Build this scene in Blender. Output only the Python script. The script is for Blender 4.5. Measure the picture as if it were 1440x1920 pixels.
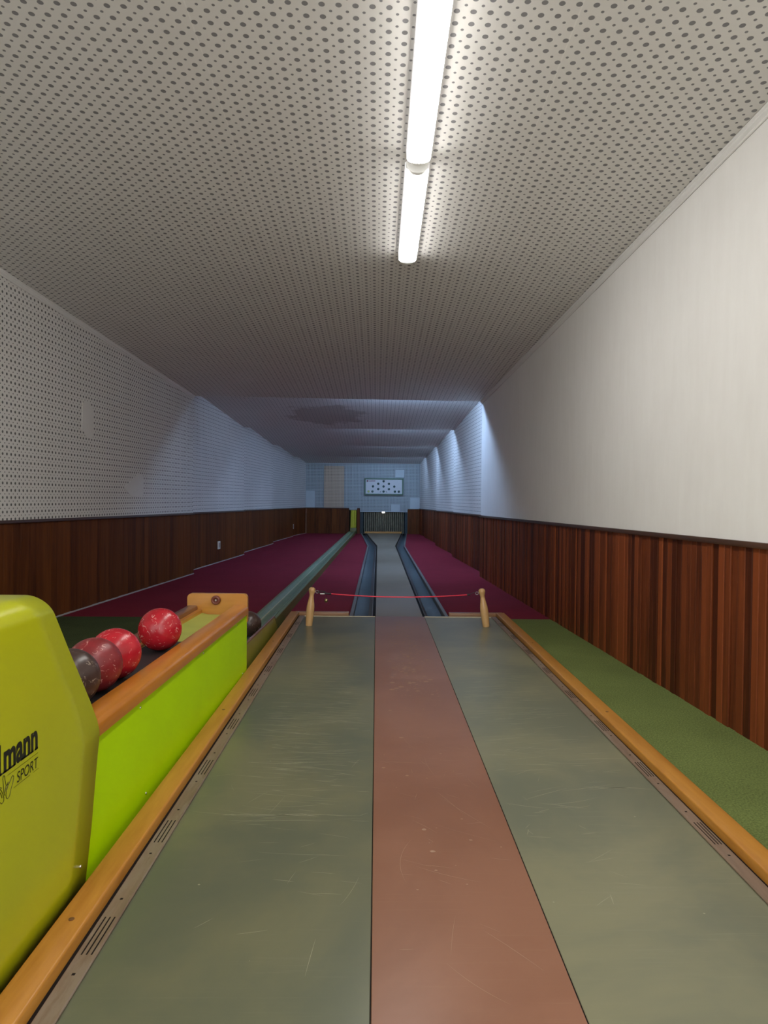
import bpy, bmesh, math, random
from mathutils import Vector, Matrix
random.seed(7)
S = bpy.context.scene
C = S.collection
for o in list(bpy.data.objects):
    bpy.data.objects.remove(o)

# ------------------------------------------------------------------ camera, world, exposure
F_PX, CAM_H = 1331.0, 0.90
yaw = math.atan((720 - 706) / F_PX)
pitch = -math.atan((960 - 935) / F_PX)
roll = math.radians(0.5)
fw = Vector((math.sin(yaw) * math.cos(pitch), math.cos(yaw) * math.cos(pitch), math.sin(pitch)))
rt = fw.cross(Vector((0, 0, 1))).normalized()
up = rt.cross(fw)
rt2 = rt * math.cos(roll) + up * math.sin(roll)
up2 = up * math.cos(roll) - rt * math.sin(roll)
cam_d = bpy.data.cameras.new('camera')
cam = bpy.data.objects.new('camera', cam_d)
C.objects.link(cam)
cam.matrix_world = Matrix(((rt2.x, up2.x, -fw.x, 0), (rt2.y, up2.y, -fw.y, 0), (rt2.z, up2.z, -fw.z, CAM_H), (0, 0, 0, 1)))
cam_d.sensor_fit = 'VERTICAL'
cam_d.sensor_height = 36.0
cam_d.lens = F_PX / 1920 * 36.0
cam_d.clip_start = 0.02
S.camera = cam
w = bpy.data.worlds.new('world')
S.world = w
w.use_nodes = True
w.node_tree.nodes['Background'].inputs[0].default_value = (1.0, 0.985, 0.96, 1)
w.node_tree.nodes['Background'].inputs[1].default_value = 2.6
S.view_settings.view_transform = 'Standard'
S.view_settings.look = 'None'
S.view_settings.gamma = 1.0
S.view_settings.exposure = 0.0
try:
    S.view_settings.use_curve_mapping = False
except Exception:
    pass
S.cycles.max_bounces = 10
S.cycles.diffuse_bounces = 6
S.cycles.sample_clamp_indirect = 6.0
LAMP = 35.0          # radiance of the white ceiling battens
BLUE = 260.0          # radiance of the cold tubes hidden behind the ceiling steps
BLUE_RGB = (0.42, 0.63, 1.0)

# ------------------------------------------------------------------ helpers
def tag(o, label=None, cat=None, group=None, kind=None):
    if label: o['label'] = label
    if cat: o['category'] = cat
    if group: o['group'] = group
    if kind: o['kind'] = kind
    return o

def empty(name, loc, label, cat, rz=0, group=None):
    o = bpy.data.objects.new(name, None)
    o.empty_display_size = 0.1
    C.objects.link(o)
    o.location = loc
    o.rotation_euler = (0, 0, rz)
    return tag(o, label, cat, group)

def link(name, me, mats, parent=None, smooth=False, off=None):
    o = bpy.data.objects.new(name, me)
    C.objects.link(o)
    if not isinstance(mats, (list, tuple)):
        mats = [mats]
    for m in mats:
        me.materials.append(m)
    if off is not None:
        me.transform(Matrix.Translation(-Vector(off)))
    if parent is not None:
        o.parent = parent
    if smooth:
        for p in me.polygons:
            p.use_smooth = True
        if smooth != 'all':
            me.set_sharp_from_angle(angle=math.radians(40))
    return o

def from_bm(name, bm, mats, parent=None, smooth=False, off=None, recalc=True):
    if recalc:
        bmesh.ops.recalc_face_normals(bm, faces=bm.faces)
    me = bpy.data.meshes.new(name)
    bm.to_mesh(me)
    bm.free()
    return link(name, me, mats, parent, smooth, off)

def bm_box(bm, x0, x1, y0, y1, z0, z1, bev=0.0, seg=2, mi=0):
    r = bmesh.ops.create_cube(bm, size=1.0)
    vs = r['verts']
    for v in vs:
        v.co = Vector(((x0 + x1) / 2 + v.co.x * (x1 - x0), (y0 + y1) / 2 + v.co.y * (y1 - y0), (z0 + z1) / 2 + v.co.z * (z1 - z0)))
    es = list({e for v in vs for e in v.link_edges})
    fs = list({f for v in vs for f in v.link_faces})
    for f in fs:
        f.material_index = mi
    if bev > 0:
        r = bmesh.ops.bevel(bm, geom=es, offset=bev, segments=seg, affect='EDGES', profile=0.5)
        for f in r['faces']:
            f.material_index = mi
    return vs

def box(name, x0, x1, y0, y1, z0, z1, mat, parent=None, bev=0.0, seg=2, off=None, smooth=False):
    bm = bmesh.new()
    bm_box(bm, x0, x1, y0, y1, z0, z1, bev, seg)
    return from_bm(name, bm, mat, parent, smooth or bev > 0, off)

def bm_prism(bm, prof, path, closed=True, mi=0, caps=True):
    """prof: list of (a, b); path: list of functions (a,b)->Vector.  Sweeps the profile through the stations."""
    rings = []
    for st in path:
        rings.append([bm.verts.new(st(a, b)) for a, b in prof])
    n = len(prof)
    for i in range(len(rings) - 1):
        for j in range(n if closed else n - 1):
            k = (j + 1) % n
            f = bm.faces.new((rings[i][j], rings[i][k], rings[i + 1][k], rings[i + 1][j]))
            f.material_index = mi
    if closed and caps:
        bm.faces.new(rings[0][::-1]).material_index = mi
        bm.faces.new(rings[-1]).material_index = mi
    return rings

def lathe(bm, prof, seg=32, mat4=None, mi=0):
    """prof: (radius, z) from bottom to top."""
    rings = []
    for r, z in prof:
        if r < 1e-6:
            rings.append([bm.verts.new((0, 0, z))])
        else:
            rings.append([bm.verts.new((r * math.cos(2 * math.pi * k / seg), r * math.sin(2 * math.pi * k / seg), z)) for k in range(seg)])
    new = []
    for a, b in zip(rings[:-1], rings[1:]):
        for k in range(seg):
            k2 = (k + 1) % seg
            if len(a) == 1:
                if len(b) > 1: new.append(bm.faces.new((a[0], b[k2], b[k])))
            elif len(b) == 1:
                new.append(bm.faces.new((a[k], a[k2], b[0])))
            else:
                new.append(bm.faces.new((a[k], a[k2], b[k2], b[k])))
    if len(rings[0]) > 1: new.append(bm.faces.new(rings[0][::-1]))
    if len(rings[-1]) > 1: new.append(bm.faces.new(rings[-1]))
    for f in new: f.material_index = mi
    if mat4 is not None:
        for ring in rings:
            for v in ring: v.co = mat4 @ v.co
    return rings

def tube(bm, pts, r, seg=8, mi=0):
    pts = [Vector(p) for p in pts]
    rings = []
    nrm = None
    for i, p in enumerate(pts):
        a = pts[max(i - 1, 0)]
        b = pts[min(i + 1, len(pts) - 1)]
        t = (b - a).normalized()
        if nrm is None:
            nrm = t.orthogonal().normalized()
        nrm = (nrm - t * nrm.dot(t)).normalized()
        bn = t.cross(nrm)
        rr = r[i] if isinstance(r, (list, tuple)) else r
        rings.append([bm.verts.new(p + (nrm * math.cos(2 * math.pi * k / seg) + bn * math.sin(2 * math.pi * k / seg)) * rr) for k in range(seg)])
    for i in range(len(rings) - 1):
        for k in range(seg):
            k2 = (k + 1) % seg
            bm.faces.new((rings[i][k], rings[i][k2], rings[i + 1][k2], rings[i + 1][k])).material_index = mi
    bm.faces.new(rings[0][::-1]).material_index = mi
    bm.faces.new(rings[-1]).material_index = mi

# ------------------------------------------------------------------ node helpers
class NT:
    def __init__(self, name):
        self.m = bpy.data.materials.new(name)
        self.m.use_nodes = True
        self.t = self.m.node_tree
        self.b = self.t.nodes['Principled BSDF']
    def n(self, typ, **kw):
        nd = self.t.nodes.new(typ)
        for k, v in kw.items():
            setattr(nd, k, v)
        return nd
    def l(self, a, b):
        self.t.links.new(a, b)
    def val(self, sock, v):
        if isinstance(v, bpy.types.NodeSocket): self.l(v, sock)
        else: sock.default_value = v
    def math(self, op, a, b=None, c=None, clamp=False):
        nd = self.n('ShaderNodeMath', operation=op, use_clamp=clamp)
        self.val(nd.inputs[0], a)
        if b is not None: self.val(nd.inputs[1], b)
        if c is not None: self.val(nd.inputs[2], c)
        return nd.outputs[0]
    def vmath(self, op, a, b=None):
        nd = self.n('ShaderNodeVectorMath', operation=op)
        self.val(nd.inputs[0], a)
        if b is not None: self.val(nd.inputs[1], b)
        return nd.outputs['Value'] if op in ('LENGTH', 'DISTANCE', 'DOT_PRODUCT') else nd.outputs[0]
    def mix(self, fac, a, b):
        nd = self.n('ShaderNodeMix', data_type='RGBA')
        self.val(nd.inputs[0], fac)
        for s, v in ((nd.inputs[6], a), (nd.inputs[7], b)):
            if isinstance(v, bpy.types.NodeSocket): self.l(v, s)
            else: s.default_value = (*v, 1)
        return nd.outputs[2]
    def ramp(self, fac, stops, interp='LINEAR'):
        nd = self.n('ShaderNodeValToRGB')
        nd.color_ramp.interpolation = interp
        el = nd.color_ramp.elements
        while len(el) < len(stops): el.new(0.5)
        for e, (p, c) in zip(el, stops):
            e.position = p
            e.color = (*c, 1) if len(c) == 3 else c
        self.l(fac, nd.inputs[0])
        return nd.outputs[0]
    def smooth(self, x, lo, hi):
        nd = self.n('ShaderNodeMapRange', interpolation_type='SMOOTHSTEP')
        self.val(nd.inputs[0], x)
        nd.inputs[1].default_value = lo
        nd.inputs[2].default_value = hi
        return nd.outputs[0]
    def coord(self, which='Object', scale=(1, 1, 1), rot=(0, 0, 0), loc=(0, 0, 0)):
        tc = self.n('ShaderNodeTexCoord')
        mp = self.n('ShaderNodeMapping')
        mp.inputs['Scale'].default_value = scale
        mp.inputs['Rotation'].default_value = rot
        mp.inputs['Location'].default_value = loc
        self.l(tc.outputs[which], mp.inputs[0])
        return mp.outputs[0]
    def noise(self, vec, scale, detail=3, rough=0.5, dist=0):
        nd = self.n('ShaderNodeTexNoise')
        nd.inputs['Scale'].default_value = scale
        nd.inputs['Detail'].default_value = detail
        nd.inputs['Roughness'].default_value = rough
        nd.inputs['Distortion'].default_value = dist
        self.l(vec, nd.inputs['Vector'])
        return nd.outputs[0]
    def bump(self, h, strength=0.3, dist=0.01):
        nd = self.n('ShaderNodeBump')
        nd.inputs['Strength'].default_value = strength
        nd.inputs['Distance'].default_value = dist
        self.l(h, nd.inputs['Height'])
        self.l(nd.outputs[0], self.b.inputs['Normal'])
    def out(self, color=None, rough=None, spec=None, metal=None, coat=None, emis=None):
        I = self.b.inputs
        if color is not None:
            if isinstance(color, bpy.types.NodeSocket): self.l(color, I['Base Color'])
            else: I['Base Color'].default_value = (*color, 1)
        if rough is not None: self.val(I['Roughness'], rough)
        if spec is not None: I['Specular IOR Level'].default_value = spec
        if metal is not None: I['Metallic'].default_value = metal
        if coat is not None:
            I['Coat Weight'].default_value = coat
            I['Coat Roughness'].default_value = 0.12
        if emis is not None:
            I['Emission Color'].default_value = (*emis[0], 1)
            I['Emission Strength'].default_value = emis[1]
        return self.m

def plain(name, col, rough=0.5, spec=0.5, metal=0.0, coat=None, var=0.06, scale=30.0):
    """paint, plastic or metal with a faint mottling"""
    t = NT(name)
    n = t.noise(t.coord('Object'), scale, 3)
    a = tuple(max(0, c * (1 - var)) for c in col)
    b = tuple(min(1, c * (1 + var)) for c in col)
    return t.out(t.ramp(n, [(0.3, a), (0.7, b)]), rough, spec, metal, coat)

def perforated(name, pitch, rb, rs, paint=(0.74, 0.72, 0.69), hole=(0.23, 0.225, 0.23), stain=None, seam=1.25):
    t = NT(name)
    uv = t.coord('UV')
    def holes(offset, r, soft):
        sc = t.vmath('MULTIPLY', uv, (1 / pitch, 1 / pitch, 0))
        sc = t.vmath('ADD', sc, (offset, offset, 0))
        fr = t.vmath('FRACTION', sc)
        d = t.vmath('LENGTH', t.vmath('SUBTRACT', fr, (0.5, 0.5, 0.0)))
        rr = r / pitch
        return t.smooth(d, rr * (1 + soft), rr * (1 - soft)), d
    h1, d1 = holes(0.0, rb, 0.10)
    h2, d2 = holes(0.5, rs, 0.14)
    h = t.math('MAXIMUM', h1, h2)
    n = t.noise(uv, 2.2, 5, 0.6)
    n2 = t.noise(uv, 40, 2)
    base = t.ramp(n, [(0.3, tuple(c * 0.95 for c in paint)), (0.7, paint)])
    if seam:
        sp = t.n('ShaderNodeSeparateXYZ'); t.l(uv, sp.inputs[0])
        def line(s, per, wd):
            fr = t.math('FRACT', t.math('DIVIDE', s, per))
            return t.math('LESS_THAN', t.math('ABSOLUTE', t.math('SUBTRACT', fr, 0.5)), wd / per)
        ln = t.math('MAXIMUM', line(sp.outputs[0], seam, 0.0025), line(sp.outputs[1], seam, 0.0025))
        base = t.mix(t.math('MULTIPLY', ln, 0.35), base, tuple(min(1, c * 1.18) for c in paint))
    if stain:
        (cx, cy, sx, sy) = stain
        q = t.vmath('MULTIPLY', t.vmath('SUBTRACT', uv, (cx, cy, 0)), (1 / sx, 1 / sy, 0))
        dd = t.vmath('LENGTH', q)
        dd = t.math('ADD', dd, t.math('MULTIPLY', t.math('SUBTRACT', t.noise(uv, 3.0, 5, 0.65), 0.5), 1.6))
        ms = t.smooth(dd, 1.0, 0.75)
        base = t.mix(t.math('MULTIPLY', ms, 0.55), base, (0.34, 0.28, 0.245))
    col = t.mix(h, base, hole)
    t.bump(t.math('ADD', t.math('MULTIPLY', h, -1.0), t.math('MULTIPLY', n2, 0.05)), 0.35, 0.004)
    return t.out(col, 0.75, 0.2)

def wood(name, dark, light, rough=0.3, coat=0.3, axis='y', stretch=14.0, scale=7.0, island=0.0, wear=None, spec=0.5):
    t = NT(name)
    s = {'x': (1, stretch, stretch), 'y': (stretch, 1, stretch), 'z': (stretch, stretch, 1)}[axis]
    v = t.coord('Object', s)
    n = t.noise(v, scale / 6, 6, 0.6, 0.6)
    f = t.noise(v, scale, 4, 0.65, 0.2)
    m = t.math('ADD', t.math('MULTIPLY', n, 0.7), t.math('MULTIPLY', f, 0.3))
    if island:
        g = t.n('ShaderNodeNewGeometry')
        m = t.math('ADD', m, t.math('MULTIPLY', t.math('SUBTRACT', g.outputs['Random Per Island'], 0.5), island))
    mid = tuple((a + b) / 2 for a, b in zip(dark, light))
    col = t.ramp(m, [(0.3, dark), (0.5, mid), (0.72, light)])
    if wear:
        wn = t.noise(t.coord('Object', (6, 1.2, 1)), 3.0, 5, 0.7)
        col = t.mix(t.smooth(wn, 0.48, 0.62), col, wear)
    t.bump(f, 0.06, 0.002)
    return t.out(col, rough, spec, 0, coat)

def carpet(name, col, spread=0.35, scale=260.0):
    t = NT(name)
    v = t.coord('Object')
    a = t.noise(v, scale, 2, 0.7)
    b = t.noise(v, 3.0, 4, 0.6)
    m = t.math('ADD', t.math('MULTIPLY', a, 0.8), t.math('MULTIPLY', b, 0.2))
    c = t.ramp(m, [(0.32, tuple(x * (1 - spread) for x in col)), (0.68, tuple(x * (1 + spread) for x in col))])
    t.bump(a, 0.6, 0.004)
    return t.out(c, 0.95, 0.1)

def lino(name, col, scratch, amount=0.5, spots=0.0, rough=0.34, patch=(0.0, 0.0, 0.0)):
    t = NT(name)
    v = t.coord('Object')
    cloud = t.noise(v, 1.6, 5, 0.6, 0.4)
    c = t.mix(t.smooth(cloud, 0.36, 0.66), col, tuple(x * 1.12 + p for x, p in zip(col, patch)))
    zone = t.noise(t.coord('Object', (1.1, 0.8, 1)), 1.6, 3, 0.5)
    zone = t.smooth(zone, 0.34, 0.60)
    fine = t.noise(t.coord('Object', (3, 90, 1), (0, 0, 0.08)), 1.2, 5, 0.7, 0.3)
    tot = t.math('MULTIPLY', t.math('MULTIPLY', t.smooth(fine, 0.52, 0.80), zone), amount * 0.5)
    c = t.mix(tot, c, scratch)
    t.bump(tot, 0.05, 0.001)
    return t.out(c, t.math('ADD', rough, t.math('MULTIPLY', tot, 0.25)), 0.3)

def ball_mat(name, col, scar, rough=0.27):
    t = NT(name)
    v = t.coord('Object')
    tot = None
    for k, rot in enumerate(((0.3, 0.2, 0.5), (1.2, 0.7, 0.1), (0.5, 1.9, 2.2), (2.1, 0.4, 1.3))):
        n = t.noise(t.coord('Object', (1.0, 0.45, 1.0), rot, (k * 3.1, 1.7 * k, 0.4)), 34.0, 1, 0.4)
        q = t.smooth(t.math('ABSOLUTE', t.math('SUBTRACT', n, 0.5)), 0.013, 0.004)
        br = t.noise(t.coord('Object', (1, 1, 1), rot, (0.3, k * 2.0, 1.1)), 62.0, 1, 0.5)
        q = t.math('MULTIPLY', q, t.smooth(br, 0.60, 0.66))
        tot = q if tot is None else t.math('MAXIMUM', tot, q)
    cl = t.noise(v, 14, 4, 0.6)
    c = t.mix(t.smooth(cl, 0.35, 0.7), tuple(x * 0.85 for x in col), tuple(min(1, x * 1.15) for x in col))
    c = t.mix(t.math('MULTIPLY', tot, 0.55), c, scar)
    t.bump(tot, 0.2, 0.001)
    return t.out(c, rough, 0.5)

def glow(name, col, strength):
    t = NT(name)
    return t.out((0.85, 0.85, 0.85), 0.4, 0.3, 0, None, (col, strength))

# ------------------------------------------------------------------ materials
M = {}
M['ceil'] = perforated('perforated_ceiling_board', 0.0535, 0.0100, 0.0053)
M['ceil_stain'] = perforated('perforated_ceiling_board_stained', 0.0535, 0.0100, 0.0053, stain=(-0.72, 10.35, 0.6, 0.75))
M['perf'] = perforated('perforated_wall_board', 0.0475, 0.0094, 0.0048, paint=(0.76, 0.74, 0.71), hole=(0.14, 0.135, 0.135))
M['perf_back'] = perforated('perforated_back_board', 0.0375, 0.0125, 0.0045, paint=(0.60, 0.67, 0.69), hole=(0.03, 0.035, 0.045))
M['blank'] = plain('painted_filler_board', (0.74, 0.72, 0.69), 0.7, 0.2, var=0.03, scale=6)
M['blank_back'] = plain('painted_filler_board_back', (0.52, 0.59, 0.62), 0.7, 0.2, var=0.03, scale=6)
M['beige'] = perforated('beige_perforated_board', 0.0375, 0.0105, 0.0001, paint=(0.66, 0.53, 0.40), hole=(0.10, 0.08, 0.07), seam=None)
t = NT('white_plaster')
v = t.coord('Object')
n = t.noise(v, 1.4, 6, 0.65)
n2 = t.noise(t.coord('Object', (1, 3, 0.6)), 6, 4, 0.6)
t.bump(t.noise(v, 60, 4, 0.6), 0.06, 0.003)
M['plaster'] = t.out(t.ramp(t.math('ADD', t.math('MULTIPLY', n, 0.6), t.math('MULTIPLY', n2, 0.4)), [(0.3, (0.77, 0.755, 0.73)), (0.7, (0.84, 0.83, 0.81))]), 0.7, 0.2)
M['white'] = plain('white_gloss_paint', (0.78, 0.77, 0.75), 0.4, 0.4, var=0.02)
M['wains'] = wood('mahogany_panelling', (0.060, 0.013, 0.004), (0.21, 0.050, 0.014), 0.5, 0.0, 'z', 12, 8, 0.55, None, 0.2)
M['wains_flat'] = wood('mahogany_panelling_flat', (0.060, 0.015, 0.003), (0.16, 0.048, 0.009), 0.55, 0.0, 'z', 14, 8, 0.25, None, 0.15)
M['cap'] = wood('dark_cap_rail_wood', (0.03, 0.012, 0.006), (0.085, 0.035, 0.015), 0.45, 0.1, 'y', 12, 6)
M['oak'] = wood('varnished_orange_wood', (0.36, 0.115, 0.010), (0.60, 0.24, 0.026), 0.28, 0.25, 'y', 10, 6)
M['oak_x'] = wood('varnished_orange_wood_cross', (0.38, 0.15, 0.016), (0.56, 0.26, 0.04), 0.30, 0.2, 'x', 10, 6)
M['kerb'] = wood('varnished_edge_board_wood', (0.33, 0.125, 0.016), (0.56, 0.27, 0.05), 0.36, 0.1, 'y', 10, 6, 0, None, 0.3)
M['dark_oak'] = wood('dark_varnished_wood', (0.09, 0.03, 0.014), (0.22, 0.085, 0.035), 0.34, 0.3, 'y', 10, 6)  # dark wood parts; also carries the left rack rail's shade
M['batten'] = wood('worn_grey_brown_wood', (0.12, 0.075, 0.048), (0.24, 0.165, 0.115), 0.5, 0.1, 'y', 12, 9, wear=(0.20, 0.15, 0.11))
M['crossbar'] = wood('brown_cross_batten_wood', (0.20, 0.09, 0.04), (0.36, 0.19, 0.09), 0.45, 0.1, 'x', 10, 6)
M['pin'] = wood('pale_turned_beech', (0.52, 0.30, 0.12), (0.66, 0.42, 0.19), 0.3, 0.3, 'z', 10, 8)
M['groove'] = plain('black_groove', (0.012, 0.009, 0.008), 0.8, 0.1)
M['rubber'] = plain('black_rubber', (0.015, 0.015, 0.016), 0.5, 0.4)
M['bumper'] = plain('reddish_brown_rubber', (0.16, 0.045, 0.03), 0.45, 0.4)
M['lino'] = lino('grey_green_linoleum', (0.104, 0.112, 0.073), (0.28, 0.27, 0.19), 0.45, 0, 0.29, (0.040, 0.026, 0.004))
M['lino_pale'] = lino('pale_grey_green_linoleum', (0.138, 0.146, 0.100), (0.32, 0.33, 0.24), 0.45, 0, 0.31, (0.050, 0.034, 0.008))  # right panel, a paler tone than the left one
M['scratch'] = plain('pale_scratch', (0.33, 0.32, 0.225), 0.5, 0.3)
M['scratch_red'] = plain('pale_scratch_on_red', (0.36, 0.23, 0.155), 0.5, 0.3)
M['lino_red'] = lino('red_brown_linoleum', (0.205, 0.092, 0.054), (0.38, 0.24, 0.15), 0.30, 0.55, 0.30, (0.02, 0.015, 0.012))
M['lane'] = lino('grey_lane_surface', (0.165, 0.130, 0.085), (0.25, 0.21, 0.16), 0.3, 0, 0.5)
M['gutter'] = plain('blue_grey_gutter_paint', (0.020, 0.040, 0.048), 0.55, 0.3, var=0.14, scale=9)
M['kerbgrey'] = plain('grey_kerb_paint', (0.10, 0.098, 0.095), 0.5, 0.3, var=0.1)
M['gutslope'] = plain('grey_violet_gutter_lip', (0.08, 0.083, 0.09), 0.5, 0.3, var=0.1)
M['red_carpet'] = carpet('wine_red_carpet', (0.18, 0.015, 0.030), 0.3)
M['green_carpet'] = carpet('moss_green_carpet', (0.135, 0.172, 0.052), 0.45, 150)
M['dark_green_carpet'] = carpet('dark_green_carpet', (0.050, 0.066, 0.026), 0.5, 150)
M['green_channel'] = plain('grey_green_runway_lining', (0.12, 0.18, 0.105), 0.40, 0.5, var=0.16, scale=8)
M['channel_side'] = plain('olive_runway_side', (0.13, 0.135, 0.04), 0.42, 0.5, var=0.12)
M['olive'] = plain('olive_green_paint', (0.235, 0.225, 0.030), 0.38, 0.5, var=0.08, scale=5)
M['ridge'] = plain('pale_ridge_strip', (0.36, 0.34, 0.20), 0.4, 0.5)
M['lime'] = plain('lime_green_paint', (0.44, 0.72, 0.001), 0.45, 0.1, var=0.04, scale=4)
M['trough'] = plain('yellow_green_trough_lining', (0.36, 0.39, 0.075), 0.45, 0.4, var=0.08, scale=6)
M['hood'] = plain('yellow_green_sheet_paint', (0.43, 0.45, 0.008), 0.30, 0.4, var=0.05, scale=3, coat=0.2)
M['black_print'] = plain('black_print', (0.008, 0.010, 0.008), 0.4, 0.4)
M['dark_print'] = plain('dark_olive_line_print', (0.055, 0.05, 0.008), 0.5, 0.3)
M['steel'] = plain('steel', (0.55, 0.55, 0.54), 0.3, 0.5, 1.0)
M['brass'] = plain('dull_brass', (0.42, 0.33, 0.17), 0.32, 0.5, 1.0)
M['cord'] = plain('red_plastic_cord', (0.78, 0.012, 0.05), 0.3, 0.5)
M['cream'] = plain('cream_metal_strip', (0.62, 0.55, 0.38), 0.35, 0.5)
M['switch'] = plain('white_plastic', (0.75, 0.75, 0.73), 0.4, 0.4)
M['slab'] = plain('concrete', (0.2, 0.2, 0.19), 0.9, 0.2, var=0.15)
M['frame_green'] = plain('dark_grey_green_frame', (0.060, 0.125, 0.080), 0.45, 0.4)
M['board_white'] = plain('white_board_panel', (0.58, 0.60, 0.62), 0.4, 0.4, var=0.03)
M['lens'] = plain('dark_green_lens', (0.010, 0.045, 0.045), 0.25, 0.5)
M['lens_yellow'] = plain('yellow_green_lens', (0.42, 0.48, 0.16), 0.3, 0.5)
M['print_red'] = plain('dark_red_print', (0.16, 0.05, 0.07), 0.5, 0.3)
M['curtain'] = plain('olive_brown_strip_rubber', (0.19, 0.17, 0.115), 0.6, 0.3, var=0.18, scale=12)
M['dark_teal'] = plain('dark_teal_paint', (0.03, 0.045, 0.05), 0.6, 0.3)
M['chute'] = plain('yellow_chute_plastic', (0.50, 0.50, 0.035), 0.4, 0.4, var=0.1)
M['skirt'] = plain('pale_grey_skirting', (0.35, 0.32, 0.32), 0.5, 0.3)
M['lamp_glow'] = glow('opal_lamp_diffuser', (1.0, 0.98, 0.94), LAMP)
M['lamp_cap'] = glow('frosted_lamp_cap', (1.0, 0.98, 0.84), 0.16)
M['lamp_side'] = glow('frosted_lamp_side', (0.97, 0.97, 1.0), 0.65)
for _i, _f in enumerate((1.0, 0.85, 0.6, 0.28)):
    M['tube_glow_%d' % _i] = glow('cold_tube_glow_%d' % _i, BLUE_RGB, BLUE * _f)
M['pit_glow'] = glow('small_pit_lamp_glow', (0.95, 0.98, 1.0), 6.0)

# ------------------------------------------------------------------ the room shell
YS = [-1.0, 8.5, 11.4, 14.15, 16.9, 18.5]
RX = [(1.595, 1.252), (1.357, 1.234), (1.305, 1.192), (1.28, 1.169), (1.225, 1.128)]      # right wall x at start/end of each section
LX = [(-2.905, -2.192), (-2.335, -2.13), (-2.245, -2.066), (-2.19, -1.995), (-2.06, -1.847)]
LIP = [(2.103, 2.071), (2.020, 2.006), (1.948, 1.934), (1.897, 1.878), (1.815, 1.811)]     # ceiling z left/right at the end of a section
CST = [(2.778, 2.575), (2.27, 2.235), (2.175, 2.16), (2.10, 2.085), (2.03, 2.01)]           # ceiling z left/right at its start
FLOOR_Z = -0.02

def wains_z(y):
    return 0.752 - 0.006 * y

def uv_quad_mesh(name, quads, mats):
    """quads: (4 points, 4 uvs, material index); grid-subdivided so that twisted quads stay smooth"""
    bm = bmesh.new()
    ul = bm.loops.layers.uv.new('UVMap')
    for pts, uvs, mi in quads:
        vs = [bm.verts.new(p) for p in pts]
        f = bm.faces.new(vs)
        f.material_index = mi
        for lp, u in zip(f.loops, uvs):
            lp[ul].uv = u
    me = bpy.data.meshes.new(name)
    bm.to_mesh(me)
    bm.free()
    return link(name, me, mats)

# walls: sections that step outward, each with a short return face
for side, XS in (('right', RX), ('left', LX)):
    q = []
    for i in range(5):
        y0, y1 = YS[i], YS[i + 1]
        x0, x1 = XS[i]
        top = 3.0 if i == 0 else 2.35
        mi = 1 if (side == 'right' and i == 0) else 0
        a, b, c, d = (x0, y0, -0.12), (x1, y1, -0.12), (x1, y1, top), (x0, y0, top)
        u = [(y0, -0.06), (y1, -0.06), (y1, top), (y0, top)]
        if side == 'left': q.append(((a, b, c, d), u, mi))
        else: q.append(((b, a, d, c), [u[1], u[0], u[3], u[2]], mi))
        if i < 4:
            xn = XS[i + 1][0]
            q.append((((x1, y1, -0.12), (xn, y1, -0.12), (xn, y1, top), (x1, y1, top)), [(0, 0), (.1, 0), (.1, top), (0, top)], 1))
    o = uv_quad_mesh('wall_' + side, q, [M['perf'], M['plaster']])
    tag(o, 'white perforated wall above the left panelling' if side == 'left' else 'white wall on the right, plain plaster near and perforated further in', 'wall', kind='structure')

# ceiling sections with a riser behind every lip
q = []
def cgrid(i, mi, nx=8, ny=10):
    y0, y1 = YS[i], YS[i + 1]
    P = lambda s, tt: Vector(((LX[i][0] - .02) * (1 - s) * (1 - tt) + (LX[i][1] - .02) * (1 - s) * tt + (RX[i][0] + .02) * s * (1 - tt) + (RX[i][1] + .02) * s * tt,
                              y0 + (y1 - y0) * tt,
                              (CST[i][0] * (1 - s) + CST[i][1] * s) * (1 - tt) + (LIP[i][0] * (1 - s) + LIP[i][1] * s) * tt))
    for a in range(nx):
        for b in range(ny):
            pts = [P(a / nx, b / ny), P(a / nx, (b + 1) / ny), P((a + 1) / nx, (b + 1) / ny), P((a + 1) / nx, b / ny)]
            q.append((pts, [(p.x, p.y) for p in pts], mi))
for i in range(5):
    cgrid(i, 1 if i == 1 else 0)
    if i < 4:
        y = YS[i + 1]
        l0, r0 = LX[i + 1][0] - .03, RX[i + 1][0] + .03
        za, zb = LIP[i]
        q.append((((l0, y, za), (r0, y, zb), (r0, y, zb + .3), (l0, y, za + .3)), [(0, 0), (3, 0), (3, .3), (0, .3)], 2))
o = uv_quad_mesh('ceiling', q, [M['ceil'], M['ceil_stain'], M['white']])
tag(o, 'white perforated acoustic ceiling stepping down towards the pins', 'ceiling', kind='structure')

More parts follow.
